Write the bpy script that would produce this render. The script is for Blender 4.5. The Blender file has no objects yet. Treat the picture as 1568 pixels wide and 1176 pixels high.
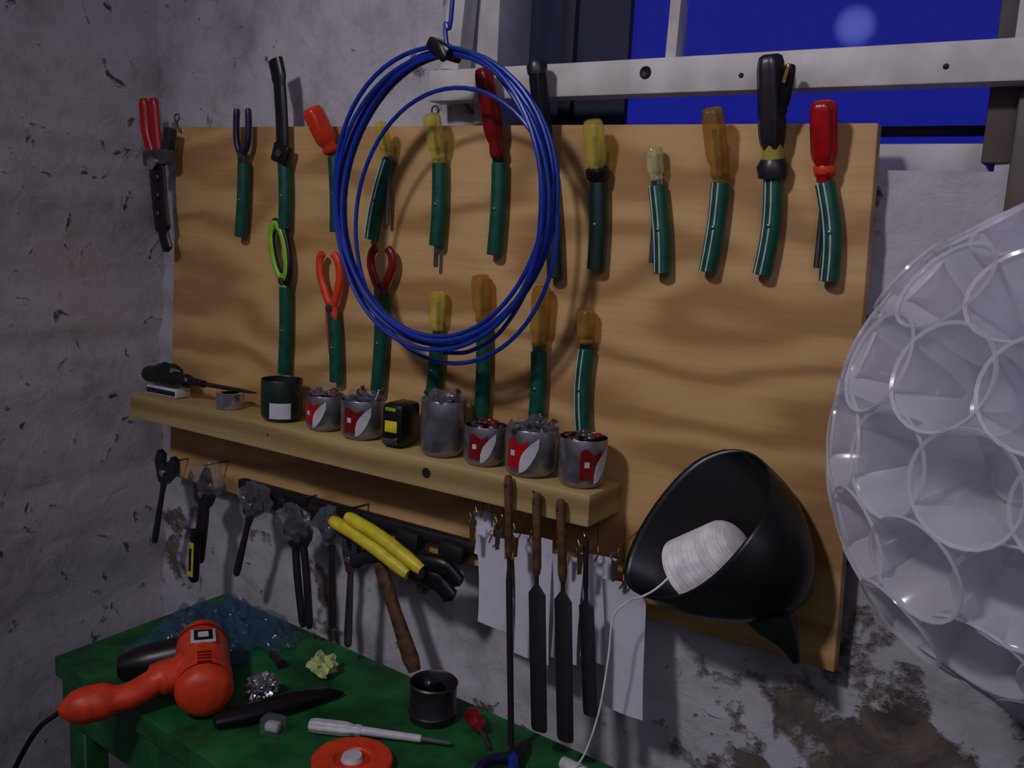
import bpy, bmesh, math, random
from mathutils import Vector, Euler, Matrix, noise
random.seed(7)
V=Vector
S=bpy.context.scene
S.view_settings.view_transform='Standard'
def lin(c):
    r=[]
    for x in c:
        x/=255.
        r.append(x/12.92 if x<=.04045 else ((x+.055)/1.055)**2.4)
    return (*r,1)
# ------------------------------------------------------------ materials
def newmat(name):
    m=bpy.data.materials.new(name);m.use_nodes=True
    nt=m.node_tree;b=nt.nodes['Principled BSDF'];return m,nt,b
def N(nt,t):
    return nt.nodes.new(t)
def ramp(nt,fac,stops):
    r=nt.nodes.new('ShaderNodeValToRGB')
    e=r.color_ramp.elements
    while len(e)<len(stops): e.new(.5)
    for i,(p,c) in enumerate(stops):
        e[i].position=p;e[i].color=c
    nt.links.new(fac,r.inputs[0]);return r.outputs[0]
def mat(name,c,rough=.5,metal=0,trans=0,var=.12,scale=60,bump=.1,alpha=1,coat=0):
    m,nt,b=newmat(name)
    c=lin(c)
    tc=N(nt,'ShaderNodeTexCoord')
    no=N(nt,'ShaderNodeTexNoise');no.inputs['Scale'].default_value=scale;no.inputs['Detail'].default_value=4
    nt.links.new(tc.outputs['Object'],no.inputs['Vector'])
    lo=tuple(x*(1-var*1.6) for x in c[:3])+(1,);hi=tuple(min(1,x*(1+var)) for x in c[:3])+(1,)
    nt.links.new(ramp(nt,no.outputs[0],[(.35,lo),(.65,hi)]),b.inputs['Base Color'])
    b.inputs['Roughness'].default_value=rough;b.inputs['Metallic'].default_value=metal
    b.inputs['Transmission Weight'].default_value=trans;b.inputs['Alpha'].default_value=alpha
    b.inputs['Coat Weight'].default_value=coat
    if bump:
        bp=N(nt,'ShaderNodeBump');bp.inputs['Strength'].default_value=bump;bp.inputs['Distance'].default_value=.002
        nt.links.new(no.outputs[0],bp.inputs['Height']);nt.links.new(bp.outputs[0],b.inputs['Normal'])
    return m
M={}
M['steel']=mat('steel',(120,118,122),.35,.9)
M['dsteel']=mat('dark_steel',(74,72,78),.38,.8)
M['chrome']=mat('chrome',(200,200,210),.15,1)
M['black']=mat('black_plastic',(17,16,20),.35)
M['blackm']=mat('black_matte',(24,22,27),.6)
M['green']=mat('green_hose_rubber',(6,84,66),.4,var=.2)
M['dgreen']=mat('dark_green_rubber',(10,40,38),.4)
M['white']=mat('white_plastic',(205,205,212),.4)
M['red']=mat('red_plastic',(178,20,24),.3)
M['dred']=mat('dark_red_plastic',(125,20,22),.3)
M['orange']=mat('orange_red_clear_plastic',(225,62,34),.2,trans=.15)
M['orange2']=mat('orange_plastic',(228,66,30),.45)
def acetate(name,c,t=.42):
    m,nt,b=newmat(name);L=nt.links
    tc=N(nt,'ShaderNodeTexCoord');no=N(nt,'ShaderNodeTexNoise');no.inputs['Scale'].default_value=35;L.new(tc.outputs['Object'],no.inputs['Vector'])
    a=lin(c);d=tuple(x*.7 for x in a[:3])+(1,)
    L.new(ramp(nt,no.outputs[0],[(.4,d),(.6,a)]),b.inputs['Base Color']);b.inputs['Roughness'].default_value=.1;b.inputs['Coat Weight'].default_value=.6
    tr=N(nt,'ShaderNodeBsdfTransparent');tr.inputs[0].default_value=tuple(min(1,.25+x) for x in a[:3])+(1,)
    m2=N(nt,'ShaderNodeMixShader');m2.inputs[0].default_value=t;L.new(b.outputs[0],m2.inputs[1]);L.new(tr.outputs[0],m2.inputs[2])
    L.new(m2.outputs[0],nt.nodes['Material Output'].inputs[0]);return m
M['yel']=acetate('yellow_clear_acetate',(238,222,110),.5)
M['yelw']=acetate('pale_clear_acetate',(232,226,172),.5)
M['amber']=acetate('amber_clear_acetate',(206,168,84),.6)
M['yellow']=mat('yellow_rubber',(222,208,50),.4)
M['lime']=mat('lime_plastic',(140,200,35),.35)
M['blueh']=mat('navy_rubber',(25,26,60),.4)
M['cable']=mat('blue_cable_pvc',(18,52,160),.35)
M['brown']=mat('brown_wood',(92,62,42),.6,var=.3,scale=90)
M['paper']=mat('paper',(205,203,216),.8,scale=30,var=.05)
M['brass']=mat('brass',(150,122,70),.35,.9)
M['tin_green']=mat('dark_green_label',(24,42,36),.35)
M['bench']=mat('green_painted_bench',(26,96,48),.55,var=.35,scale=18)
M['twine']=mat('white_twine',(236,234,236),.7)
M['foil']=mat('aluminium_foil',(175,175,182),.25,.9,scale=120,bump=.5)
M['dark']=mat('dark_board',(30,34,58),.7)  # plain dark blue-grey for the board inside the window
def plaster(name,base,dark,flake,patch=0,ridge=.7,hole=.66,dist=.006):
    m,nt,b=newmat(name);L=nt.links
    g=N(nt,'ShaderNodeNewGeometry')
    n1=N(nt,'ShaderNodeTexNoise');n1.inputs['Scale'].default_value=6;n1.inputs['Detail'].default_value=9;n1.inputs['Roughness'].default_value=.7
    n2=N(nt,'ShaderNodeTexNoise');n2.inputs['Scale'].default_value=24;n2.inputs['Detail'].default_value=8;n2.inputs['Roughness'].default_value=.6;n2.inputs['Distortion'].default_value=.8
    for n in (n1,n2): L.new(g.outputs['Position'],n.inputs['Vector'])
    c1=ramp(nt,n1.outputs[0],[(.3,lin(dark)),(.5,lin(base)),(.75,lin([min(255,x*1.08) for x in base]))])
    holes=ramp(nt,n2.outputs[0],[(hole,(0,0,0,1)),(hole+.05,(1,1,1,1))])
    mx=N(nt,'ShaderNodeMix');mx.data_type='RGBA'
    L.new(holes,mx.inputs[0]);L.new(c1,mx.inputs[6]);mx.inputs[7].default_value=lin(flake)
    out=mx.outputs[2]
    h=N(nt,'ShaderNodeMath');h.operation='SUBTRACT';L.new(n2.outputs[0],h.inputs[0]);L.new(holes,h.inputs[1]);hout=h.outputs[0]
    if patch:
        sx=N(nt,'ShaderNodeSeparateXYZ');L.new(g.outputs['Position'],sx.inputs[0])
        mr=N(nt,'ShaderNodeMapRange');mr.inputs[1].default_value=.06;mr.inputs[2].default_value=-.10;mr.inputs[3].default_value=0;mr.inputs[4].default_value=.22;L.new(sx.outputs[2],mr.inputs[0])
        mr2=N(nt,'ShaderNodeMapRange');mr2.inputs[1].default_value=.9;mr2.inputs[2].default_value=1.25;mr2.inputs[3].default_value=0;mr2.inputs[4].default_value=1;L.new(sx.outputs[0],mr2.inputs[0])
        mu=N(nt,'ShaderNodeMath');mu.operation='MULTIPLY';L.new(mr.outputs[0],mu.inputs[0]);L.new(mr2.outputs[0],mu.inputs[1])
        ad=N(nt,'ShaderNodeMath');ad.operation='ADD';L.new(mu.outputs[0],ad.inputs[0])
        n4=N(nt,'ShaderNodeTexNoise');n4.inputs['Scale'].default_value=10;n4.inputs['Detail'].default_value=9;n4.inputs['Roughness'].default_value=.62;L.new(g.outputs['Position'],n4.inputs['Vector'])
        L.new(n4.outputs[0],ad.inputs[1])
        pm=ramp(nt,ad.outputs[0],[(.61,(0,0,0,1)),(.66,(1,1,1,1))])
        c2=ramp(nt,n2.outputs[0],[(.35,lin((84,74,70))),(.65,lin((128,114,106)))])
        m2=N(nt,'ShaderNodeMix');m2.data_type='RGBA';L.new(pm,m2.inputs[0]);L.new(out,m2.inputs[6]);L.new(c2,m2.inputs[7]);out=m2.outputs[2]
        h2=N(nt,'ShaderNodeMath');h2.operation='SUBTRACT';L.new(hout,h2.inputs[0]);L.new(pm,h2.inputs[1]);hout=h2.outputs[0]
    L.new(out,b.inputs['Base Color']);b.inputs['Roughness'].default_value=.85
    bp=N(nt,'ShaderNodeBump');bp.inputs['Strength'].default_value=ridge;bp.inputs['Distance'].default_value=dist
    L.new(hout,bp.inputs['Height']);L.new(bp.outputs[0],b.inputs['Normal'])
    return m
M['pl_back']=plaster('whitewashed_plaster_back',(190,186,194),(148,144,150),(105,96,92),1)
M['pl_left']=plaster('whitewashed_plaster_left',(196,190,196),(150,144,150),(88,82,84),0,.7,.63,.005)
def wood(name,light,mid,darkc,sx,sz,freq,zf=95,det=2.0,fib=.88):
    m,nt,b=newmat(name);L=nt.links
    g=N(nt,'ShaderNodeNewGeometry')
    mp=N(nt,'ShaderNodeMapping');mp.inputs['Scale'].default_value=(sx,1,sz);L.new(g.outputs['Position'],mp.inputs[0])
    n=N(nt,'ShaderNodeTexNoise');n.inputs['Scale'].default_value=1.0;n.inputs['Detail'].default_value=det;n.inputs['Roughness'].default_value=.4;L.new(mp.outputs[0],n.inputs['Vector'])
    mu=N(nt,'ShaderNodeMath');mu.operation='MULTIPLY';mu.inputs[1].default_value=freq;L.new(n.outputs[0],mu.inputs[0])
    sp=N(nt,'ShaderNodeSeparateXYZ');L.new(g.outputs['Position'],sp.inputs[0])
    mz=N(nt,'ShaderNodeMath');mz.operation='MULTIPLY_ADD';mz.inputs[1].default_value=zf;L.new(sp.outputs[2],mz.inputs[0]);L.new(mu.outputs[0],mz.inputs[2])
    sn=N(nt,'ShaderNodeMath');sn.operation='SINE';L.new(mz.outputs[0],sn.inputs[0])
    mr=N(nt,'ShaderNodeMapRange');mr.inputs[1].default_value=-1;mr.inputs[2].default_value=1;L.new(sn.outputs[0],mr.inputs[0])
    c=ramp(nt,mr.outputs[0],[(0,lin(light)),(.5,lin(mid)),(.95,lin(darkc))])
    mp2=N(nt,'ShaderNodeMapping');mp2.inputs['Scale'].default_value=(6,40,200);L.new(g.outputs['Position'],mp2.inputs[0])
    f=N(nt,'ShaderNodeTexNoise');f.inputs['Scale'].default_value=1;f.inputs['Detail'].default_value=2;L.new(mp2.outputs[0],f.inputs['Vector'])
    c2=ramp(nt,f.outputs[0],[(.3,(fib,fib,fib,1)),(.7,(1,1,1,1))])
    mx=N(nt,'ShaderNodeMix');mx.data_type='RGBA';mx.blend_type='MULTIPLY';mx.inputs[0].default_value=1
    L.new(c,mx.inputs[6]);L.new(c2,mx.inputs[7]);L.new(mx.outputs[2],b.inputs['Base Color'])
    b.inputs['Roughness'].default_value=.6
    return m
M['ply']=wood('plywood',(212,174,116),(198,158,102),(174,133,83),2.2,7.0,36,40,2.5)
M['pine']=wood('pine_lumber',(196,174,118),(182,158,102),(150,126,78),1.2,14,10)
def paint(name,c):
    return mat(name,c,.55,var=.10,scale=22,bump=.3)
M['wpaint']=paint('white_window_paint',(206,202,200))
M['gpaint']=paint('weathered_brown_wood',(92,80,76))
M['canm']=mat('dull_aluminium_can',(150,147,154),.3,.75,var=.25,scale=40,bump=.25)
m,nt,b=newmat('translucent_cup_plastic');L=nt.links
cn=N(nt,'ShaderNodeTexNoise');cn.inputs['Scale'].default_value=20
L.new(ramp(nt,cn.outputs[0],[(.3,lin((234,232,240))),(.7,lin((244,242,248)))]),b.inputs['Base Color']);b.inputs['Roughness'].default_value=.16;b.inputs['Coat Weight'].default_value=.3
tl=N(nt,'ShaderNodeBsdfTranslucent');tl.inputs[0].default_value=lin((240,238,246))
tr=N(nt,'ShaderNodeBsdfTransparent');tr.inputs[0].default_value=(.97,.97,.98,1)
mx=N(nt,'ShaderNodeMixShader');mx.inputs[0].default_value=.42;L.new(b.outputs[0],mx.inputs[1]);L.new(tl.outputs[0],mx.inputs[2])
m2=N(nt,'ShaderNodeMixShader');m2.inputs[0].default_value=.38;L.new(mx.outputs[0],m2.inputs[1]);L.new(tr.outputs[0],m2.inputs[2])
L.new(m2.outputs[0],nt.nodes['Material Output'].inputs[0]);M['cup']=m
def filmmat(name,c,t,rough=.12,bump=True):
    m,nt,b=newmat(name);L=nt.links
    b.inputs['Base Color'].default_value=lin(c);b.inputs['Roughness'].default_value=rough
    if bump:
        no=N(nt,'ShaderNodeTexNoise');no.inputs['Scale'].default_value=45
        tc=N(nt,'ShaderNodeTexCoord');L.new(tc.outputs['Object'],no.inputs['Vector'])
        bp=N(nt,'ShaderNodeBump');bp.inputs['Strength'].default_value=.8;bp.inputs['Distance'].default_value=.004
        L.new(no.outputs[0],bp.inputs['Height']);L.new(bp.outputs[0],b.inputs['Normal'])
    tr=N(nt,'ShaderNodeBsdfTransparent')
    m2=N(nt,'ShaderNodeMixShader');m2.inputs[0].default_value=t;L.new(b.outputs[0],m2.inputs[1]);L.new(tr.outputs[0],m2.inputs[2])
    L.new(m2.outputs[0],nt.nodes['Material Output'].inputs[0]);return m
M['bag']=filmmat('clear_plastic_bag',(70,100,130),.62)
M['clear']=filmmat('clear_plastic_film',(150,148,160),.8)
M['glass']=filmmat('window_glass_pane',(60,70,110),.95,.05,False)
# ------------------------------------------------------------ mesh builder
class B:
    def __init__(s,name): s.name=name;s.v=[];s.f=[];s.mi=[];s.mats=[]
    def m(s,k):
        if k not in s.mats: s.mats.append(k)
        return s.mats.index(k)
    def add(s,vs,fs,k):
        o=len(s.v);i=s.m(k);s.v+=[tuple(x) for x in vs]
        for f in fs: s.f.append(tuple(a+o for a in f));s.mi.append(i)
    def sweep(s,pts,rad,k,seg=12,caps=True,closed=False,flute=0,amp=0,ref=(0,1,0)):
        pts=[V(p) for p in pts];n=len(pts);ref=V(ref)
        if not isinstance(rad,list): rad=[rad]*n
        rad=[r if isinstance(r,tuple) else (r,r) for r in rad]
        if len(rad)!=n:
            R0=rad;rad=[]
            for i in range(n):
                q=i/(n-1)*(len(R0)-1);a=min(int(q),len(R0)-2);f=q-a
                rad.append((R0[a][0]*(1-f)+R0[a+1][0]*f,R0[a][1]*(1-f)+R0[a+1][1]*f))
        vs=[];fs=[]
        for i,p in enumerate(pts):
            if closed: t=pts[(i+1)%n]-pts[i-1]
            else: t=pts[min(i+1,n-1)]-pts[max(i-1,0)]
            if t.length<1e-9: t=pts[-1]-pts[0]
            t.normalize()
            w=ref-t*ref.dot(t)
            if w.length<.05: w=V((1,0,0))-t*t.x
            w.normalize();u=w.cross(t)
            r=rad[i]
            for j in range(seg):
                a=2*math.pi*j/seg;q=1+(amp*math.cos(flute*a) if flute else 0)
                vs.append(p+u*math.cos(a)*r[0]*q+w*math.sin(a)*r[1]*q)
        for i in range(n if closed else n-1):
            a0=i*seg;b0=((i+1)%n)*seg
            for j in range(seg):
                j2=(j+1)%seg;fs.append((a0+j,a0+j2,b0+j2,b0+j))
        if caps and not closed:
            fs.append(tuple(range(seg-1,-1,-1)));fs.append(tuple((n-1)*seg+j for j in range(seg)))
        s.add(vs,fs,k)
    def handle(s,p0,p1,r,k,flute=6,amp=.07,seg=36,prof=None,ref=(0,1,0)):
        p0=V(p0);p1=V(p1)
        prof=prof or [(0,.55),(.04,.78),(.10,.80),(.17,.70),(.26,.92),(.34,1),(.86,1),(.93,.93),(.98,.8),(1,.5)]
        s.sweep([p0.lerp(p1,t) for t,_ in prof],[r*q for _,q in prof],k,seg,flute=flute,amp=amp,ref=ref)
    def bm(s,bm,k):
        bm.verts.ensure_lookup_table()
        for i,v in enumerate(bm.verts): v.index=i
        s.add([v.co.copy() for v in bm.verts],[[v.index for v in f.verts] for f in bm.faces],k);bm.free()
    def box(s,c,size,k,rot=(0,0,0),bev=.002,quat=None):
        b=bmesh.new();bmesh.ops.create_cube(b,size=1)
        bmesh.ops.scale(b,vec=size,verts=b.verts)
        if bev: bmesh.ops.bevel(b,geom=b.edges[:],offset=min(bev,min(size)*.4),segments=2,profile=.5,affect='EDGES')
        R=quat.to_matrix().to_4x4() if quat else Euler(rot).to_matrix().to_4x4()
        bmesh.ops.transform(b,matrix=Matrix.Translation(c)@R,verts=b.verts)
        s.bm(b,k)
    def blob(s,c,r,k,sub=3,amp=0,freq=30,rot=(0,0,0),seed=0):
        b=bmesh.new();bmesh.ops.create_icosphere(b,subdivisions=sub,radius=1)
        for v in b.verts:
            q=1+amp*noise.noise(v.co*freq*.1+V((seed,seed,0)))
            v.co=v.co*q
        bmesh.ops.scale(b,vec=r,verts=b.verts)
        bmesh.ops.transform(b,matrix=Matrix.Translation(c)@Euler(rot).to_matrix().to_4x4(),verts=b.verts)
        s.bm(b,k)
    def lathe(s,c,ax,prof,k,seg=32):
        c=V(c);ax=V(ax).normalized()
        u=ax.orthogonal().normalized();w=ax.cross(u);vs=[];fs=[]
        for d,r in prof:
            for j in range(seg):
                a=2*math.pi*j/seg;vs.append(c+ax*d+(u*math.cos(a)+w*math.sin(a))*max(r,1e-5))
        for i in range(len(prof)-1):
            for j in range(seg):
                j2=(j+1)%seg;fs.append((i*seg+j,i*seg+j2,(i+1)*seg+j2,(i+1)*seg+j))
        s.add(vs,fs,k)
    def cpatch(s,cx,cy,r,a0,a1,lo,hi,k,n=12):
        vs=[]
        for i in range(n+1):
            t=i/n;a=math.radians(a0+(a1-a0)*t)
            for z in (lo(t),hi(t)): vs.append((cx+r*math.cos(a),cy+r*math.sin(a),z))
        s.add(vs,[(2*i,2*i+2,2*i+3,2*i+1) for i in range(n)],k)
    def plate(s,poly,y0,y1,k):
        n=len(poly);vs=[(x,y0,z) for x,z in poly]+[(x,y1,z) for x,z in poly]
        fs=[tuple(range(n)),tuple(range(2*n-1,n-1,-1))]+[(i,n+i,n+(i+1)%n,(i+1)%n) for i in range(n)]
        s.add(vs,fs,k)
    def slab(s,poly,z0,z1,k):
        n=len(poly);vs=[(x,y,z0) for x,y in poly]+[(x,y,z1) for x,y in poly]
        fs=[tuple(range(n-1,-1,-1)),tuple(range(n,2*n))]+[(i,(i+1)%n,n+(i+1)%n,n+i) for i in range(n)]
        s.add(vs,fs,k)
    def done(s,ang=40,bev=0,sub=0):
        me=bpy.data.meshes.new(s.name);c=sum((V(v) for v in s.v),V())/len(s.v)
        me.from_pydata([tuple(V(v)-c) for v in s.v],[],s.f)
        for k in s.mats: me.materials.append(M[k])
        me.polygons.foreach_set('material_index',s.mi)
        b=bmesh.new();b.from_mesh(me);bmesh.ops.recalc_face_normals(b,faces=b.faces[:]);b.to_mesh(me);b.free()
        me.shade_smooth();me.set_sharp_from_angle(angle=math.radians(ang))
        o=bpy.data.objects.new(s.name,me);o.location=c;S.collection.objects.link(o)
        if bev:
            md=o.modifiers.new('bevel','BEVEL');md.width=bev;md.segments=2;md.limit_method='ANGLE'
        if sub:
            md=o.modifiers.new('sub','SUBSURF');md.levels=sub;md.render_levels=sub
        return o
def arc(pts,n=24):
    P=[V(p) for p in pts];P=[P[0]*2-P[1]]+P+[P[-1]*2-P[-2]];out=[]
    for i in range(1,len(P)-2):
        for t in range(n):
            t/=n;a,b,c,d=P[i-1:i+3]
            out.append(.5*((2*b)+(c-a)*t+(2*a-5*b+4*c-d)*t*t+(3*b-a-3*c+d)*t**3))
    out.append(P[-2]);return out
# ------------------------------------------------------------ room shell
FL,CE=-1.0,1.9
def frange(a,b,s):
    n=max(1,round((b-a)/s));return [a+(b-a)*i/n for i in range(n+1)]
def wallgrid(name,us,vs_,fn,k,hole=None):
    b=B(name);vs=[];fs=[]
    for v in vs_:
        for u in us: vs.append(fn(u,v))
    n=len(us)
    for j in range(len(vs_)-1):
        for i in range(n-1):
            if hole and us[i]>=hole[0]-1e-6 and us[i+1]<=hole[1]+1e-6 and vs_[j]>=hole[2]-1e-6 and vs_[j+1]<=hole[3]+1e-6: continue
            fs.append((j*n+i,j*n+i+1,(j+1)*n+i+1,(j+1)*n+i))
    b.add(vs,fs,k);return b.done(ang=180)
HX0,HX1,HZ0,HZ1=.60,1.25,.562,1.15
us=[-.16]+frange(-.125,HX0,.0125)+frange(HX0,HX1,.0125)[1:]+frange(HX1,1.7,.0125)[1:]+frange(1.7,3.0,.1)[1:]
zs=frange(FL,-.4,.05)+frange(-.4,HZ0,.0125)[1:]+frange(HZ0,HZ1,.0125)[1:]+frange(HZ1,CE,.05)[1:]
def fb(x,z):
    d=.010*noise.noise(V((x*6,z*6,1)))+.005*noise.noise(V((x*22,z*22,5)))+.003*noise.noise(V((x*50,z*50,9)))
    return (x,.036-max(-.02,min(.012,d)),z)
wallgrid('wall_back',us,zs,fb,'pl_back',(HX0,HX1,HZ0,HZ1))
ys=[.14]+frange(.08,-1.0,.01)+frange(-1.0,-2.6,.1)[1:]
def fl(y,z):
    d=.016*noise.noise(V((y*5,z*4,2)))+.009*noise.noise(V((y*16+z*5,z*15,7)))+.004*noise.noise(V((y*38,z*38,3)))
    return (-.082+min(d,.018),y,z)
wallgrid('wall_left',ys,frange(FL,-.4,.05)+frange(-.4,1.2,.01)[1:]+frange(1.2,CE,.05)[1:],fl,'pl_left')
b=B('wall_right');b.box((3.03,-1.23,.45),(.06,2.8,2.9),'pl_left',bev=0);b.done()
b=B('wall_front');b.box((1.41,-2.63,.45),(3.2,.06,2.9),'pl_left',bev=0);b.done()
M['floor']=mat('dusty_concrete_floor',(80,76,74),.85,scale=9,var=.3)
b=B('floor');b.box((1.41,-1.23,FL-.03),(3.4,2.9,.06),'floor',bev=0);b.done()
b=B('ceiling');b.box((1.41,-1.23,CE+.03),(3.4,2.9,.06),'pl_left',bev=0);b.done()
# ------------------------------------------------------------ window
b=B('window_1')
b.box((.925,.10,HZ0+.016),(.66,.06,.032),'wpaint')
b.box((.615,.085,.86),(.035,.11,.58),'wpaint')
b.box((1.262,.085,.86),(.05,.11,.58),'gpaint')
b.box((.925,.10,1.14),(.66,.06,.03),'wpaint')
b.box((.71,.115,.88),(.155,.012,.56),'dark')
b.box((.70,.108,.88),(.02,.02,.56),'blackm')
b.box((.925,.115,.612),(.62,.02,.010),'blackm')
b.box((.95,.13,.86),(.60,.004,.56),'glass',bev=0)
b.done()
b=B('window_2')
b.box((.975,.005,.664),(.85,.034,.041),'wpaint',bev=.003)
b.box((1.285,.005,.95),(.055,.032,.54),'wpaint')
b.box((.598,.010,.93),(.03,.03,.49),'wpaint',rot=(0,.08,0))
b.box((.905,.006,.93),(.014,.024,.50),'wpaint',rot=(0,.02,0))
b.box((.93,.005,1.19),(.75,.03,.03),'wpaint')
b.box((.94,.008,.93),(.66,.003,.50),'glass',bev=0)
b.lathe((.873,-.0125,.668),(0,-1,0),[(0,0),(.0003,.004),(.002,.006),(0,.0075)],'blackm',20)
for x in (.99,1.2): b.blob((x,-.012,.66),(.003,.002,.003),'blackm',2)
b.done()
b=B('trim_1');b.box((1.30,.03,.56),(.07,.03,.16),'gpaint',bev=.004);b.done()
# ------------------------------------------------------------ plywood board
b=B('plywood_tool_board')
b.plate([(-.02,.008),(1.159,-.002),(1.139,.608),(.006,.618)],0,.018,'ply');b.done(bev=.0015)
b=B('eye_hook')
for x,z in ((.562,.632),(.02,.632)):
    ring=[V((x+.006*math.cos(a*.5236),-.010,z+.006*math.sin(a*.5236))) for a in range(12)]
    b.sweep(ring,.0012,'steel',6,closed=True);b.sweep([(x,-.010,z-.006),(x,-.006,z-.02),(x,.002,z-.024)],.0014,'steel',6,ref=(1,0,0))
b.done()
# ------------------------------------------------------------ shelf
b=B('wooden_shelf');b.box((.4365,-.0455,.1505),(.883,.089,.041),'pine',bev=.003)
b.lathe((.632,-.0893,.152),(0,-1,0),[(0.0012,.0),(.0014,.005),(.0015,.0065),(.0003,.0075)],'blackm')
b.blob((.80,-.0905,.16),(.002,.001,.002),'blackm',1);b.blob((.33,-.0905,.155),(.002,.001,.002),'blackm',1)
b.done()
ZS=.172
# ------------------------------------------------------------ hoses + tools
YT=-.0125
def hose(x0,z0,x1,z1,r=.0105,k='green',stripe=True,bend=.003):
    b=B('garden_hose_tool_holder')
    p0=V((x0,YT,z0));p1=V((x1,YT,z1))
    pts=[]
    for i in range(13):
        t=i/12;q=p0.lerp(p1,t);q.x+=bend*math.sin(t*math.pi);pts.append(q)
    b.sweep(pts,r,k,18,caps=False)
    b.sweep(pts,r*.78,k,18,caps=False)
    for p,d in ((pts[0],pts[0]-pts[1]),(pts[-1],pts[-1]-pts[-2])):
        b.lathe(p,d,[(0,r*.78),(.0008,r*.89),(0,r)],k,18)
    if stripe:
        for off in (-.55,.1):
            b.sweep([q+V((off*r,-math.sqrt(1-off*off)*r+.0004,0)) for q in pts],(.0011),'white',6)
    b.blob(pts[6]+V((0,-r,0)),(.003,.0012,.003),'steel',2)
    return b.done()
def screwdriver(name,base,top,r,k,shaft=.09,collar=None,extra=None):
    b=B(name);p0=V((base[0],YT,base[1]));p1=V((top[0],YT-.006-(.02 if top[1]>.6 else 0),top[1]))
    d=(p1-p0).normalized()
    s0=p0+d*.006
    b.handle(s0,p1,r,k)
    b.sweep([p0-V((0,0,shaft)),p0,s0+d*.01,s0.lerp(p1,.7)],[.0032,.0032,.003,.003],'steel',10)
    if collar: b.sweep([p0-d*.001,p0+d*.012],[r*.62,r*.7],collar,18)
    if extra: extra(b,p0,p1,d)
    return b.done(ang=50)
T={'a':(187,558,180,444),'b':(277,559,279,461),'c':(381,569,388,461),'d':(485,565,456,454),'e':(575,561,575,451),'f':(673,562,672,444),
'g':(748,550,767,420),'h':(820,543,825,435),'i':(899,537,914,436),'j':(977,542,971,442),'k':(1037,550,1035,443),'l':(1094,544,1109,441),
'm':(283,370,282,234),'n':(385,339,394,236),'o':(480,376,476,232),'p':(583,326,576,227),'q':(660,347,663,222),'r':(749,322,750,226),'s':(819,334,822,229)}
for k,t in T.items():
    t=[x/1000 for x in t]
    hose(*t,r=.0105 if k not in 'h' else .0115,k='dgreen' if k in 'gh' else 'green',stripe=k in 'dijkls' ,bend={'d':-.004,'l':.005,'k':.004,'s':-.004,'i':.002}.get(k,.002))
def ht(k): return (T[k][0]/1000,T[k][1]/1000)
screwdriver('screwdriver',ht('c'),(.357,.637),.0155,'orange')
screwdriver('screwdriver',ht('d'),(.489,.614),.009,'yel',collar='steel')
o=screwdriver('screwdriver',ht('e'),(.577,.624),.0120,'yel',shaft=.14,collar='yel')
screwdriver('screwdriver',ht('f'),(.658,.679),.013,'dred',collar='black')
def ex(b,p0,p1,d):
    b.sweep([p1-d*.012,p1-d*.002,p1+d*.003],[.0125,.0128,.010],'dsteel',24)
screwdriver('nut_driver',ht('g'),(.738,.680),.0115,'black',collar='steel',extra=ex)
def ex(b,p0,p1,d): b.sweep([p0+d*.0,p0+d*.004,p0+d*.014,p0+d*.017],[.011,.0145,.0145,.010],'black',24)
screwdriver('screwdriver',ht('h'),(.821,.612),.0130,'yel',collar='black',extra=ex)
def ex(b,p0,p1,d): b.sweep([p1-d*.010,p1-d*.002,p1],[.0108,.0108,.009],'yelw',24)
screwdriver('screwdriver',ht('i'),(.893,.582),.0105,'yelw',collar='chrome',extra=ex)
screwdriver('screwdriver',ht('j'),(.969,.623),.0125,'amber',collar='amber')
def ex(b,p0,p1,d):
    b.sweep([p0+d*.0,p0+d*.012,p0+d*.02],[.016,.0175,.013],'dsteel',24)
    b.sweep([p0+d*.02,p0+d*.05],[.012,.0115],'yel',24)
    b.handle(p0+d*.065+V((.012,-.004,0)),p1+V((.024,-.004,-.012)),.006,'black')
    b.box(p1+V((.022,-.010,-.022)),(.004,.003,.02),'amber',rot=(0,.2,0),bev=.001)
screwdriver('nut_driver',ht('k'),(1.030,.676),.0145,'dsteel',extra=ex)
def ex(b,p0,p1,d): b.sweep([p0+d*.012,p0+d*.018,p0+d*.022],[.011,.012,.009],'orange2',24)
screwdriver('screwdriver',ht('l'),(1.090,.627),.0135,'red',collar='red',extra=ex)
screwdriver('screwdriver',ht('p'),(.586,.390),.0110,'yel',collar='steel')
screwdriver('screwdriver',ht('q'),(.655,.416),.0130,'amber',collar='amber')
screwdriver('screwdriver',ht('r'),(.752,.408),.0130,'amber',collar='steel')
screwdriver('screwdriver',ht('s'),(.817,.385),.0120,'amber',collar='dsteel')
b=B('needle_nose_pliers');p=V((.187,YT-.004,.568))
b.sweep([p+V((0,0,-.08)),p+V((0,0,-.01)),p+V((0,0,.012))],[(.003,.003),(.009,.005),(.008,.005)],'dsteel',12)
for s in(-1,1):
    b.sweep(arc([p+V((s*.001,0,.0)),p+V((s*.012,0,.022)),p+V((s*.014,0,.048)),p+V((s*.013,0,.074))],6),[.0035]+[.0052]*17+[.004],'blueh',10)
b.lathe(p+V((0,-.004,.002)),(0,-1,0),[(0,.005),(.002,.005),(.0025,0)],'steel',16);b.done()
b=B('folding_saw');p=V((.277,YT-.004,.565))
b.sweep(arc([p+V((0,0,-.07)),p+V((0,0,.0)),p+V((-.003,0,.06)),p+V((-.010,0,.12)),p+V((-.018,0,.147))],6),[(.004,.003)]*6+[(.012,.006)]*12+[(.014,.007)]*7,'black',14)
b.box(p+V((0,-.002,.008)),(.034,.012,.030),'black',rot=(0,.3,0),bev=.004)
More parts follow.
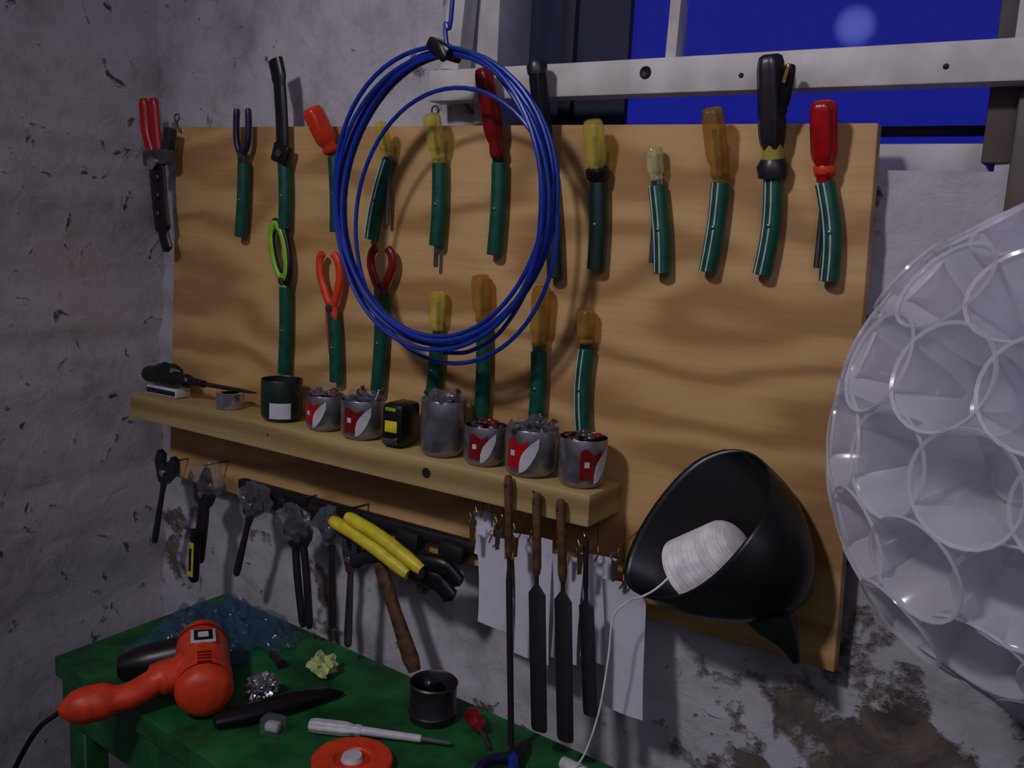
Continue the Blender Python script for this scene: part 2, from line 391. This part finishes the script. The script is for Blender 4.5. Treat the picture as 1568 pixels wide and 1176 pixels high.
b.lathe(p+V((.0,-.008,.008)),(0,-1,0),[(0,.006),(.002,.006),(.0025,0)],'steel',16);b.done()
b=B('lime_scissors');p=V((.283,YT-.006,.374))
ring=[];
for i in range(28):
    a=2*math.pi*i/28;ring.append(p+V((-.010+.014*math.cos(a)-.010*math.sin(a),0,.052+.042*math.sin(a)+.003*math.cos(a))))
b.sweep(ring,(.0055,.004),'lime',10,closed=True)
ring=[r.lerp(p+V((-.010,0,.052)),.25)+V((0,.001,0)) for r in ring]
b.sweep(ring,.003,'dgreen',8,closed=True)
b.sweep(arc([p+V((.006,.003,.0)),p+V((.011,.003,.035)),p+V((-.002,.003,.085)),p+V((-.024,.003,.098))],8),.0055,'black',10)
b.sweep([p+V((0,0,-.08)),p+V((0,0,.018))],[(.004,.002),(.009,.003)],'lime',10)
b.lathe(p+V((0,-.003,.006)),(0,-1,0),[(0,.006),(.002,.006),(.0025,0)],'steel',16);b.done()
def loop_pliers(name,base,h,w,k,tilt=0):
    b=B(name);p=V((base[0],YT-.004,base[1]+.008))
    for s in(-1,1):
        P=arc([p+V((s*.002,0,0)),p+V((s*w*.6+tilt*.2,0,h*.28)),p+V((s*w+tilt*.5,0,h*.6)),p+V((s*w*.9+tilt*.8,0,h*.88)),p+V((s*w*.5+tilt,0,h))],7)
        b.sweep(P,[(.0065,.005)]*(len(P)-1)+[(.004,.003)],k,12)
    b.sweep([p+V((0,0,-.07)),p+V((0,0,-.008)),p+V((0,0,.010))],[(.004,.003),(.012,.006),(.009,.005)],k if k=='orange2' else 'dsteel',12)
    b.lathe(p+V((0,-.006,.0)),(0,-1,0),[(0,.006),(.002,.006),(.0025,0)],'steel',16);b.done()
loop_pliers('pliers',ht('n'),.082,.020,'orange2',-.010)
loop_pliers('pliers',(.480,.372),.062,.020,'dred',.0)
b=B('locking_pruner')
p=V((-.016,-.026,.562))
for s,dx in((-1,-.018),(1,.008)):
    P=arc([p+V((s*.008,0,.010)),p+V((dx-.006,0,.05)),p+V((dx-.012,0,.10))],8);b.sweep(P,[(.010,.007)]*(len(P)-1)+[(.008,.005)],'red',12)
b.box(p+V((.010,0,.004)),(.070,.016,.026),'steel',rot=(0,-.05,0),bev=.004)
b.box(p+V((.036,0,.030)),(.022,.014,.045),'dsteel',rot=(0,.2,0),bev=.004)
b.lathe(p+V((.004,-.008,-.006)),(0,-1,0),[(0,.011),(.004,.011),(.005,0)],'chrome',20)
b.sweep(arc([p+V((.004,0,-.005)),p+V((.010,0,-.06)),p+V((.020,0,-.12)),p+V((.032,0,-.152))],8),[(.021,.006)]*8+[(.020,.006)]*8+[(.013,.005)]*8+[(.002,.002)],'black',12)
for z in (-.03,-.06,-.09): b.blob(p+V((.012,-.006,z)),(.007,.004,.007),'dsteel',2)
b.done()
# ------------------------------------------------------------ blue coil
b=B('blue_cable_coil')
C0=V((.640,-.10,.505))
for i in range(5):
    ring=[];rx=.166-.0035*(i%3)+.002*random.random();rz=.184-.005*(i%3)
    cx=C0.x+random.uniform(-.004,.004);cz=C0.z+.186-rz+ (0,-.003,-.007,.001,-.004)[i]
    y=C0.y+.006*(i-2)*.8;ph=random.random()*6
    for j in range(64):
        a=2*math.pi*j/64
        w=.0028*math.sin(2*a+ph)
        ring.append(V((cx+(rx+w)*math.cos(a),y+.003*math.sin(3*a+ph),cz+(rz+w)*math.sin(a))))
    b.sweep(ring,.0030,'cable',8,closed=True)
for dx,dz,rx,rz,y in ((.012,-.030,.158,.172,-.088),):
    ring=[V((C0.x+dx+rx*math.cos(2*math.pi*j/64),y,C0.z+dz+rz*math.sin(2*math.pi*j/64))) for j in range(64)]
    b.sweep(ring,.0028,'cable',8,closed=True)
b.sweep(arc([(.655,-.1,.685),(.71,-.09,.665),(.775,-.085,.57),(.780,-.085,.44),(.745,-.09,.36),(.70,-.095,.325),(.66,-.10,.318)],10),.0028,'cable',8)
b.sweep(arc([(.647,-.1,.69),(.643,-.1,.72),(.652,-.1,.76),(.650,-.1,1.2),(.650,-.1,CE)],10),.0028,'cable',8)
b.box((.643,-.10,.690),(.036,.034,.016),'black',rot=(0,.5,0),bev=.004)
b.box((.648,-.114,.686),(.012,.008,.026),'black',rot=(0,-.6,0),bev=.003)
b.done()
# ------------------------------------------------------------ shelf items
YC=-.0545
def can(name,x,r,h,k,y=YC,inner='chrome',fill=None,film=False,label=True,seed=0,tag=False):
    b=B(name);z=ZS
    seg=40
    b.lathe((x,y,z),(0,0,1),[(.003,0),(.0015,r*.7),(0,r*.78),(.003,r*.9),(.009,r),(h-.001,r),(h,r*.985),(h-.001,r*.97)],k,seg)
    b.lathe((x,y,z),(0,0,1),[(h-.001,r*.97),(.01,r*.96),(.006,0)],inner,seg)
    if label:
        q=seed*17
        b.cpatch(x,y,r+.0004,-118+q,-66+q,lambda t:z+h*.2,lambda t:z+h*(.78+.06*math.sin(t*7)),'dred' if seed%2 else 'red')
        b.cpatch(x,y,r+.0008,-84+q,-44+q,lambda t:z+h*(.12+.55*t*t),lambda t:z+h*(.32+.55*math.sqrt(t)),'white')
        b.cpatch(x,y,r+.0007,-108+q,-96+q,lambda t:z+h*.46,lambda t:z+h*.58,'white')
    if tag: b.cpatch(x,y,r+.0005,-78,-18,lambda t:z+.006,lambda t:z+.030,'paper')
    if fill:
        for i in range(26):
            a=random.random()*6.28;q=random.random()**.5*r*.7;c=V((x+q*math.cos(a),y+q*math.sin(a),z+h*.86+random.random()*.012))
            d=V((random.uniform(-1,1),random.uniform(-1,1),random.uniform(-.3,1))).normalized()
            if fill=='screws': b.sweep([c,c+d*.014,c+d*.0145,c+d*.016],[.0012,.0014,.003,.003],'steel',8)
            else: b.blob(c,(.006,.006,.004),random.choice(['steel','dsteel','dred','steel']),2)
    if film:
        b.blob((x,y,z+h*.97),(r*.88,r*.88,.016),'clear',4,.4,24,seed=x*50)
    return b.done()
can('paint_tin',.321,.031,.063,'tin_green',inner='blackm',fill=None,label=False,tag=True)
can('cut_soda_can',.412,.028,.052,'canm',fill='bits',film=True,seed=0)
can('cut_soda_can',.486,.0315,.056,'canm',fill='screws',film=True,seed=1)
can('cut_soda_can',.630,.0305,.076,'canm',fill='screws',film=True,label=False)
can('cut_soda_can',.700,.028,.052,'canm',fill='bits',film=False,seed=1)
can('cut_soda_can',.772,.034,.060,'canm',fill='screws',film=True,seed=0)
can('cut_soda_can',.846,.030,.060,'canm',fill='bits',film=False,seed=3)
b=B('tape_measure');b.box((.5575,-.055,ZS+.031),(.035,.05,.062),'black',rot=(0,0,.1),bev=.008)
b.box((.560,-.0795,ZS+.030),(.020,.003,.016),'yellow',rot=(0,0,.1),bev=.001)
b.box((.5595,-.081,ZS+.010),(.024,.004,.008),'chrome',rot=(0,0,.1),bev=.001);b.box((.559,-.08,ZS+.054),(.018,.003,.005),'lime',bev=.001);b.done()
b=B('glue_box');b.box((.052,-.055,ZS+.0075),(.075,.03,.015),'white',rot=(0,0,.03),bev=.002);b.box((.052,-.0705,ZS+.0075),(.07,.001,.008),'blueh',bev=0,rot=(0,0,.03));b.done()
b=B('clear_tape_roll');b.lathe((.20,-.05,ZS),(0,0,1),[(0,.014),(0,.022),(.024,.022),(.024,.014),(0,.014)],'chrome',32)
b.lathe((.20,-.05,ZS),(0,0,1),[(.001,.0225),(.023,.0225)],'clear',32);b.done()
b=B('black_handled_awl')
b.handle((.115,-.06,.2035),(-.0,-.06,.2035),.0145,'black',flute=8,amp=.04,ref=(0,0,1))
b.sweep([(.11,-.06,.204),(.15,-.06,.204)],[.008,.006],'black',12,ref=(0,0,1))
b.sweep([(.15,-.06,.204),(.235,-.05,.203),(.258,-.048,.203)],[.004,.003,.001],'dsteel',10,ref=(0,0,1))
b.blob((.055,-.058,.214),(.034,.013,.014),'black',3,.25,20);b.done()
# ------------------------------------------------------------ tools hanging at the lower left
def pliers(name,tx,tz,bx,bz,kh,y=-.045,hw=.016,spread=.012,khead='dsteel'):
    b=B(name);p0=V((tx,y,tz));p1=V((bx,y,bz));d=(p1-p0).normalized();u=V((d.z,0,-d.x))*-1
    L=(p1-p0).length;j=p0+d*.045
    for s in(-1,1):
        b.sweep([p0+u*s*.002,p0+d*.02+u*s*.006,j+u*s*.003],[(.003,.004),(.009,.006),(.009,.006)],khead,12)
        P=arc([j+u*s*-.002,j+d*.02+u*s*spread*.8,p0+d*L*.6+u*s*spread,p1+u*s*spread*.7],8)
        b.sweep(P,[(.0045,.005)]*8+[(.0065,.006)]*(len(P)-9)+[(.004,.004)],kh,12)
    b.blob(j,(hw,.008,hw*.9),khead,3,.2,18)
    b.lathe(j+V((0,-.008,0)),(0,-1,0),[(0,.006),(.002,.006),(.003,0)],'chrome',18)
    b.sweep([(tx,.0,tz+.004),(tx,y-.006,tz+.006)],.0015,'steel',8,ref=(1,0,0))
    return b.done()
def wrench(name,tx,tz,bx,bz,y=-.045,hw=.02,k='dsteel',grip=None):
    b=B(name);p0=V((tx,y,tz));p1=V((bx,y,bz));d=(p1-p0).normalized();u=V((-d.z,0,d.x))
    def P(a,l): q=p0+d*a+u*l;return (q.x,q.z)
    b.plate([P(0,-.4*hw),P(-.004,-hw*.9),P(.018,-hw),P(.042,-hw*.5),P(.05,-hw*.3),P(.05,hw*.3),P(.036,hw*.7),P(.022,hw*1.05),P(-.002,hw),P(-.006,hw*.5),P(.014,hw*.35),P(.016,-hw*.3)],y-.006,y+.006,k)
    b.sweep([p0+d*.04,p0+d*.07,p1-d*.02,p1-d*.004,p1],[(hw*.35,.004),(.006,.003),(.008,.004),(.007,.004),(.003,.003)],k,14)
    b.lathe(p0+d*.03+V((0,-.006,0)),(0,-1,0),[(0,.006),(.003,.006),(.004,0)],'chrome',18)
    if grip: b.sweep([p1-d*.075,p1-d*.07,p1-d*.006,p1],[(.007,.005),(.010,.007),(.010,.007),(.006,.004)],grip,16)
    b.sweep([p0+d*.012+V((0,-y,0)),p0+d*.012+V((0,-.010,0))],.0015,'steel',8,ref=(1,0,0))
    return b.done(ang=35,bev=.001)
wrench('adjustable_wrench',.036,.060,-.004,-.105,hw=.026,k='dsteel')
b=pliers('pliers',.137,.058,.117,-.11,'dsteel',hw=.028,spread=.006)
b=B('utility_knife');b.sweep(arc([(.125,-.058,-.05),(.121,-.058,-.10),(.118,-.058,-.142)],8),[(.012,.007)]*16+[(.006,.005)],'black',14)
b.sweep([(.122,-.065,-.070),(.119,-.065,-.13)],[(.006,.002),(.006,.002)],'yellow',10);b.sweep([(.1215,-.067,-.080),(.1195,-.067,-.12)],[(.003,.001),(.003,.001)],'black',10);b.done()
wrench('pipe_wrench',.256,.046,.209,-.112,hw=.030,k='dsteel')
pliers('pliers',.345,.040,.372,-.157,'dsteel',hw=.032,spread=.010)
wrench('adjustable_wrench',.419,.046,.428,-.142,hw=.030)
wrench('combination_wrench',.467,.01,.464,-.160,hw=.014,y=-.05,k='steel')
b=B('claw_hammer')
p0=V((.515,-.05,.0));p1=V((.594,-.05,-.158))
b.sweep([p0,p0.lerp(p1,.15),p0.lerp(p1,.5),p0.lerp(p1,.9),p1],[(.008,.006),(.0115,.008),(.0105,.008),(.0145,.010),(.010,.008)],'brown',16)
d=(p1-p0).normalized();u=V((-d.z,0,d.x))
b.sweep([p0-u*.045,p0-u*.038,p0-u*.03,p0-u*.012,p0+u*.014,p0+u*.03+d*.004,p0+u*.055+d*.018],[.012,.0135,.010,.013,.013,(.010,.009),(.003,.009)],'dsteel',18)
b.done()
b=B('yellow_handled_pliers')
for dz,dx in ((-.002,-.006),(.010,.024)):
    P=arc([(.452+dx,-.072,.044+dz),(.52+dx,-.074,.028+dz),(.60+dx*.8,-.074,-.002+dz)],8)
    b.sweep(P,[.007]+[.0098]*(len(P)-2)+[.008],'yellow',14)
b.sweep(arc([(.59,-.066,.004),(.63,-.06,-.006),(.66,-.055,-.03)],8),[(.018,.010)]*10+[(.014,.008)]*6+[(.004,.003)],'black',14)
b.sweep(arc([(.60,-.066,.014),(.645,-.06,.016),(.672,-.055,-.005)],8),[(.014,.010)]*10+[(.012,.008)]*6+[(.004,.003)],'black',14)
b.lathe((.618,-.075,.005),(0,-1,0),[(0,.009),(.004,.009),(.005,0)],'dsteel',20)
b.sweep([(.455,0,.052),(.455,-.075,.056)],.0018,'steel',8,ref=(1,0,0));b.done()
b=B('tool_clip_rail')
b.box((.43,-.010,.034),(.50,.016,.018),'blackm',bev=.004)
for x in (.27,.36,.44,.54,.62): b.box((x+.012,-.018,.024),(.045,.026,.030),'blackm',rot=(0,.1,0),bev=.008)
b.done()
b=B('clear_plastic_wrap')
for x,z in ((.150,.045),(.262,.03),(.345,.012),(.425,.022)): b.blob((x,-.052,z),(.032,.016,.028),'clear',4,.45,22,seed=x*40)
b.done(ang=20)
# ------------------------------------------------------------ files hanging from shelf front
def file_tool(name,pts,w,k='blackm',y=-.1,hk='brown',t=.003,hr=.006):
    b=B(name);p0,p1,p2=[V((x,y,z)) for x,z in pts]
    b.handle(p1,p0,hr,hk,flute=0,prof=[(0,.6),(.1,.9),(.5,.8),(.9,1.0),(1,.7)],seg=16)
    b.sweep([p1+V((0,0,.002)),p1+(p2-p1)*.06,p1+(p2-p1)*.12,p1+(p2-p1)*.98,p2],[(.003,.002),(.003,.002),(w,t),(w*.95,t),(w*.8,t)],k,8)
    b.sweep([(p0.x,-.089,p0.z-.012),(p0.x,y-.009,p0.z-.010)],.0014,'steel',8,ref=(1,0,0))
    return b.done(ang=30)
file_tool('round_file',[(.768,.176),(.775,.072),(.794,-.177)],.0045,t=.004)
file_tool('flat_file',[(.811,.162),(.817,.059),(.834,-.144)],.0125,hr=.0065)
file_tool('flat_file',[(.844,.161),(.854,.060),(.872,-.144)],.0125,hr=.0065)
file_tool('flat_file',[(.875,.118),(.880,.050),(.898,-.106)],.0105,k='dsteel',y=-.088,hk='dsteel',hr=.004)
def sheet(name,x,z0,z1,w,y,lean=.0,k='paper'):
    b=B(name);vs=[];fs=[];n=10
    for i in range(n+1):
        t=i/n
        for j in range(5):
            u=j/4
            vs.append((x+(u-.5)*w+lean*t,y+.006*math.sin(t*3+u*2)+.004*u,z0+(z1-z0)*t))
    for i in range(n):
        for j in range(4): fs.append((i*5+j,i*5+j+1,(i+1)*5+j+1,(i+1)*5+j))
    b.add(vs,fs,k)
    b.sweep(arc([(x-.002,y-.002,z0-.006),(x+.004,y-.006,z0+.006),(x,y,z0+.02),(x-.003,y,.131)],6),.0011,'brass',8)
    return b.done()
sheet('paper_receipt',.718,.072,-.050,.052,-.055,.010)
sheet('paper_receipt',.695,.100,.04,.030,-.045,.004)
sheet('paper_note',.775,.085,-.080,.056,-.05,.012)
sheet('paper_note',.822,.068,-.070,.050,-.045,.006)
sheet('paper_note',.910,.056,-.110,.056,-.05,.014)
sheet('paper_note',.868,.078,-.060,.046,-.04,.006)
b=B('key_hooks')
for i,x in enumerate((.70,.735,.768,.83,.862,.905)):
    y=-.072+.008*(i%2);z=.131
    b.sweep(arc([(x,y,z),(x+.002,y,z-.014),(x+.006,y-.003,z-.022),(x+.001,y-.005,z-.03),(x-.004,y-.003,z-.024)],6) if x<.875 else arc([(x,0,z-.02),(x+.002,y+.01,z-.024),(x+.003,y,z-.030),(x,y-.002,z-.034)],6),.0013,'brass',8)
    ring=[V((x+.001+.006*math.cos(a*.5236),y-.004,z-.036+.006*math.sin(a*.5236))) for a in range(12)]
    b.sweep(ring,.001,'chrome',6,closed=True)
    b.plate([(x-.003,z-.042),(x+.005,z-.042),(x+.004,z-.066),(x-.001,z-.068)],y-.005,y-.003,'steel' if i%2 else 'brass')
b.done()
# ------------------------------------------------------------ black cut jug with twine
b=B('black_cut_jug')
rim=[(1.005,-.012,.238),(.971,-.03,.216),(.931,-.05,.147),(.916,-.07,.086),(.934,-.092,.068),(.975,-.112,.072),(1.019,-.12,.090),(1.056,-.12,.130),(1.080,-.110,.172),(1.090,-.075,.202),(1.072,-.03,.232),(1.04,-.012,.242)]
n=len(rim);rc=sum((V(r) for r in rim),V())/n
E=V((1.120,-.045,.100))
ax=(E-rc).normalized()
def ringat(t,exp,endr):
    out=[]
    for i,r in enumerate(rim):
        r=V(r);d=(r-rc);pl=d-ax*d.dot(ax)
        q=pl.normalized()*endr
        base=(rc+d).lerp(E+q,t)
        c=rc.lerp(E,t);w=(base-c)*exp
        p=c+w;p.y=min(p.y,-.004);out.append(p)
    return out
R=[[V(r) for r in rim],ringat(.2,1.08,.05),ringat(.45,1.14,.05),ringat(.75,1.05,.05),ringat(1.0,.92,.042),ringat(1.1,.5,.03)]
vs=[p for r in R for p in r]+[E+ax*.012];fs=[]
for i in range(len(R)-1):
    for j in range(n): fs.append((i*n+j,i*n+(j+1)%n,(i+1)*n+(j+1)%n,(i+1)*n+j))
for j in range(n): fs.append(((len(R)-1)*n+j,(len(R)-1)*n+(j+1)%n,len(R)*n))
b.add(vs,fs,'black')
o=b.done(ang=180)
md=o.modifiers.new('sub','SUBSURF');md.levels=2;md.render_levels=2
md=o.modifiers.new('sol','SOLIDIFY');md.thickness=.0025
b=B('spout');b.sweep([(1.080,-.055,.085),(1.104,-.06,.062),(1.120,-.062,.046),(1.131,-.063,.026)],[.032,.024,.013,.004],'black',16);sp=b.done()
sp.parent=o;sp.location=sp.location-o.location
b=B('hanging_screw');b.blob((1.009,-.008,.232),(.005,.004,.005),'chrome',2);sc=b.done();sc.parent=o;sc.location=sc.location-o.location
b=B('twine_spool')
c=V((1.03,-.072,.126));prof=[]
N_=90
axs=V((.50,-.1,.48)).normalized()
prof.append((-.045,0))
for i in range(N_+1):
    t=i/N_;r=.043*(1-.30*t)*min(1,(t/.06)**.5 if t<.06 else 1)*(1 if t<.8 else math.sqrt(max(0,1-((t-.8)/.2)**2))*.75+.25)
    prof.append((-.045+.085*t,r+.0007*math.sin(i*2.4)))
prof.append((.04,0))
b.lathe(c,axs,prof,'twine',40)
b.sweep(arc([(1.0,-.085,.115),(.985,-.118,.092),(.962,-.112,.072),(.945,-.10,.060),(.925,-.10,.035),(.922,-.10,-.02),(.915,-.10,-.09),(.90,-.10,-.15),(.88,-.10,-.188)],10),.0013,'twine',8)
b.done()
# ------------------------------------------------------------ cup lampshade
b=B('cup_lampshade');LC=V((1.385,-.28,.341));RR=.190
def cup(az,el):
    d=V((math.cos(el)*math.cos(az),math.cos(el)*math.sin(az),math.sin(el)))
    R_=RR+random.uniform(-.003,.003)
    b.lathe(LC,d,[(R_-.058,0),(R_-.058,.013),(R_-.0565,.0145),(R_-.058,.016),(R_-.061,.0185),(R_-.060,.021),(R_-.056,.0225),(R_-.004,.0350),(R_-.0022,.0372),(R_,.0368),(R_-.001,.0346)],'cup',26)
azc=math.radians(-113)
for i,e in enumerate(range(-76,77,19)):
    el=math.radians(e);n=max(1,round(2*math.pi*RR*math.cos(el)/.0630))
    for j in range(n): cup(azc+(j+.5*(i%2))*2*math.pi/n,el)
b.sweep([LC+V((0,0,.10)),LC+V((0,0,.2)),V((LC.x,LC.y,CE))],.003,'white',8)
b.lathe(LC,(0,0,1),[(-.03,0),(-.02,.02),(0,.028),(.03,.022),(.05,.014),(.10,.014)],'white',20)
dd=V((math.cos(math.radians(-104)),math.sin(math.radians(-104)),.95)).normalized()
b.lathe(LC+dd*.188,dd,[(0,.005),(.003,.005),(.0035,0)],'red',16)
b.done()
# ------------------------------------------------------------ workbench
ZB=-.19
b=B('workbench')
b.slab([(.107,-.302),(1.25,-.42),(1.25,-.07),(.107,.018)],ZB-.03,ZB,'bench')
b.slab([(.115,-.296),(1.24,-.412),(1.24,-.08),(.115,.010)],ZB-.10,ZB-.03,'bench')
for x,y in ((.14,-.27),(.14,-.01),(1.2,-.37),(1.2,-.11)): b.box((x,y,(FL+ZB-.1)/2),(.04,.04,ZB-.1-FL),'bench',bev=.002)
b.done(bev=.002)
b=B('electric_drill')
P0=V((.406,-.270,-.150));P1=V((.312,-.197,-.146));d=(P1-P0).normalized()
b.sweep([P0-d*.036,P0-d*.030,P0-d*.018,P0+d*.02,P0+d*.05,P0+d*.09,P0+d*.12,P0+d*.137,P0+d*.143],[(.022,.020),(.033,.031),(.038,.036),(.038,.036),(.037,.036),(.037,.036),(.036,.035),(.030,.029),(.018,.016)],'orange2',32,ref=(0,0,1))
for t in (-.012,.105): b.sweep([P0+d*t,P0+d*(t+.003)],[(.0380,.037)]*2,'dred',32,ref=(0,0,1))
hm=P0.lerp(P1,.30)
b.sweep(arc([hm,hm+V((-.026,-.040,.0)),(.338,-.335,-.162),(.314,-.370,-.166),(.290,-.408,-.170)],8),[(.034,.028)]*6+[(.026,.022)]*5+[(.020,.017)]*9+[(.021,.019),(.023,.022),(.0245,.0235),(.025,.024),(.025,.024),(.025,.024),(.025,.024),(.0245,.0235),(.023,.022),(.021,.020),(.017,.016),(.012,.011),(.005,.005)],'orange2',20,ref=(0,0,1))
nn=V((.66,-.50,.56));nn-=d*nn.dot(d);nn.normalize();lab=P0+d*.070+nn*.0360
zc=nn;xc=d;yc=zc.cross(xc)
qt=Matrix((xc,yc,zc)).transposed().to_quaternion()
b.box(lab,(.038,.034,.003),'white',bev=.001,quat=qt)
b.box(lab+nn*.0015,(.030,.025,.002),'black',bev=0,quat=qt)
b.box(lab+nn*.0022,(.016,.014,.0015),'white',bev=0,quat=qt)
for i in range(4):
    b.box(P0+d*(-.012+.009*i+.006)+nn*.0362,(.0025,.018,.002),'dred',bev=0,quat=qt)
q=P1+V((-.01,-.02,-.012))
b.sweep([q,q+V((-.03,-.035,-.008)),q+V((-.045,-.05,-.012)),q+V((-.062,-.068,-.014))],[.027,.027,.025,.016],'black',24,ref=(0,0,1))
b.sweep(arc([(.292,-.405,-.170),(.27,-.43,-.20),(.22,-.45,-.30),(.15,-.46,-.42),(.05,-.46,-.8)],8),.0035,'black',8,ref=(0,1,0))
b.done()
b=B('plastic_bag')
def bagsheet(cx,cy,w,h,rot,seed,hz):
    n=34;vs=[];fs=[]
    for j in range(n+1):
        for i in range(n+1):
            u=i/n-.5;v=j/n-.5
            e=max(0,1-(2*abs(u))**3)*max(0,1-(2*abs(v))**3)
            z=.004+hz*e*(.55+.9*abs(noise.noise(V((u*5,v*5,seed))))+.4*noise.noise(V((u*10,v*10,seed+3))))
            x=u*w*(1+.25*noise.noise(V((v*4,seed,1))));y=v*h*(1+.25*noise.noise(V((u*4,seed,5))))
            vs.append((cx+x*math.cos(rot)-y*math.sin(rot),cy+x*math.sin(rot)+y*math.cos(rot),ZB+max(.002,z)))
    for j in range(n):
        for i in range(n): a=j*(n+1)+i;fs.append((a,a+1,a+n+2,a+n+1))
    b.add(vs,fs,'bag')
bagsheet(.225,-.125,.17,.17,.5,3,.045);bagsheet(.24,-.10,.15,.14,1.1,8,.055);bagsheet(.27,-.07,.17,.07,.2,13,.045)
b.done(ang=20)
b=B('foil_ball');b.blob((.440,-.198,ZB+.018),(.022,.020,.018),'foil',4,.5,40);b.done(ang=20)
b=B('folding_knife');b.sweep([(.455,-.293,ZB+.012),(.47,-.26,ZB+.013),(.495,-.20,ZB+.014),(.515,-.145,ZB+.010),(.525,-.125,ZB+.006)],[(.010,.008),(.018,.012),(.017,.013),(.011,.009),(.003,.003)],'black',16,ref=(0,0,1));b.done()
b=B('crumpled_paper');M['ylpaper']=mat('pale_yellow_paper',(190,200,130),.7);b.blob((.455,-.094,ZB+.014),(.022,.018,.016),'ylpaper',3,.9,26,seed=5);b.done(ang=15)
b=B('plastic_block');b.box((.52,-.252,ZB+.012),(.03,.022,.024),'clear',rot=(0,0,.3),bev=.004);b.box((.52,-.252,ZB+.010),(.02,.014,.012),'white',rot=(0,0,.3),bev=.004);b.done()
b=B('open_metal_tin')
b.lathe((.66,-.092,ZB),(0,0,1),[(0,0),(0,.030),(.003,.032),(.010,.032),(.012,.0335),(.014,.032),(.05,.032),(.053,.0338),(.055,.032),(.052,.030),(.006,.029),(.005,0)],'dsteel',40)
b.sweep([(.66,-.09,ZB+.008),(.667,-.10,ZB+.06)],.006,'dsteel',12);b.blob((.65,-.085,ZB+.045),(.012,.012,.01),'dsteel',2);b.done()
b=B('tape_roll');b.lathe((.655,-.248,ZB),(0,0,1),[(0,.022),(0,.05),(.012,.05),(.014,.048),(.014,.024),(.012,.022),(0,.022)],'orange2',48)
b.lathe((.655,-.248,ZB),(0,0,1),[(0,0),(.012,.0),(.012,.0215),(0,.0215)],'orange',32);b.lathe((.655,-.248,ZB),(0,0,1),[(.012,.014),(.018,.012),(.018,0)],'white',32);b.done()
b=B('phase_tester');b.handle((.62,-.19,ZB+.011),(.555,-.222,ZB+.011),.009,'white',ref=(0,0,1));b.sweep([(.615,-.192,ZB+.011),(.69,-.155,ZB+.009)],[.006,.005],'white',10,ref=(0,0,1));b.sweep([(.69,-.155,ZB+.009),(.725,-.138,ZB+.008)],.003,'chrome',8,ref=(0,0,1));b.done()
b=B('blue_handled_pliers')
for s,k in((-1,'blueh'),(1,'cable')):
    b.sweep(arc([(.81,-.12,ZB+.012),(.81+s*.018,-.15,ZB+.014),(.82+s*.022,-.185,ZB+.012)],6),.007,k,12,ref=(0,0,1))
b.sweep([(.81,-.125,ZB+.012),(.805,-.10,ZB+.012),(.80,-.075,ZB+.010)],[(.013,.007),(.011,.007),(.003,.003)],'dsteel',12,ref=(0,0,1))
b.blob((.825,-.17,ZB+.012),(.010,.010,.009),'orange2',2);b.done()
b=B('screwdriver');b.handle((.74,-.09,ZB+.012),(.705,-.065,ZB+.012),.011,'dred',ref=(0,0,1));b.sweep([(.738,-.091,ZB+.012),(.77,-.115,ZB+.006)],.003,'steel',8,ref=(0,0,1));b.done()
b=B('hex_bolt');b.lathe((.36,-.105,ZB+.008),(1,-.4,0),[(0,0),(0,.006),(.03,.006),(.03,.008),(.04,.008),(.04,0)],'dsteel',6);b.done()
b=B('marker_cap');b.lathe((.865,-.09,ZB+.010),(1,-.15,0),[(0,0),(0,.008),(.035,.009),(.037,0)],'white',16);b.done()
# ------------------------------------------------------------ world + lights + camera
w=bpy.data.worlds.new('dusk');S.world=w;w.use_nodes=True;nt=w.node_tree;L=nt.links
bg=nt.nodes['Background']
tc=N(nt,'ShaderNodeTexCoord')
dp=N(nt,'ShaderNodeVectorMath');dp.operation='DOT_PRODUCT';L.new(tc.outputs['Generated'],dp.inputs[0]);dp.inputs[1].default_value=V((-.281,1.112,.241)).normalized()
mr=N(nt,'ShaderNodeMapRange');mr.interpolation_type='SMOOTHSTEP';mr.inputs[1].default_value=math.cos(.022);mr.inputs[2].default_value=1;L.new(dp.outputs['Value'],mr.inputs[0])
L.new(ramp(nt,mr.outputs[0],[(0,lin((24,28,128))),(1,lin((84,90,182)))]),bg.inputs[0]);bg.inputs[1].default_value=1
ld=bpy.data.lights.new('workshop_lamp','SPOT');lo=bpy.data.objects.new('workshop_lamp',ld);S.collection.objects.link(lo)
lo.location=(.62,-1.75,1.55);ld.energy=54;ld.color=(.97,.92,.98);ld.shadow_soft_size=.10;ld.spot_size=math.radians(76);ld.spot_blend=1
lo.rotation_euler=(V((.97,0,.24))-lo.location).to_track_quat('-Z','Y').to_euler()
ld=bpy.data.lights.new('fill_light','POINT');lo=bpy.data.objects.new('fill_light',ld);S.collection.objects.link(lo)  # added bluish fill light, no real bulb; lifts left wall and shadows
lo.location=(2.0,-1.7,1.3);ld.energy=11;ld.color=(.82,.79,1);ld.shadow_soft_size=.3
cd=bpy.data.cameras.new('camera');co=bpy.data.objects.new('camera',cd);S.collection.objects.link(co)
co.location=(1.3708,-1.0522,.4788);co.rotation_euler=(1.4061,-.0522,.5745);cd.sensor_width=36;cd.lens=1430.12/1568*36;cd.clip_start=.01
S.camera=co
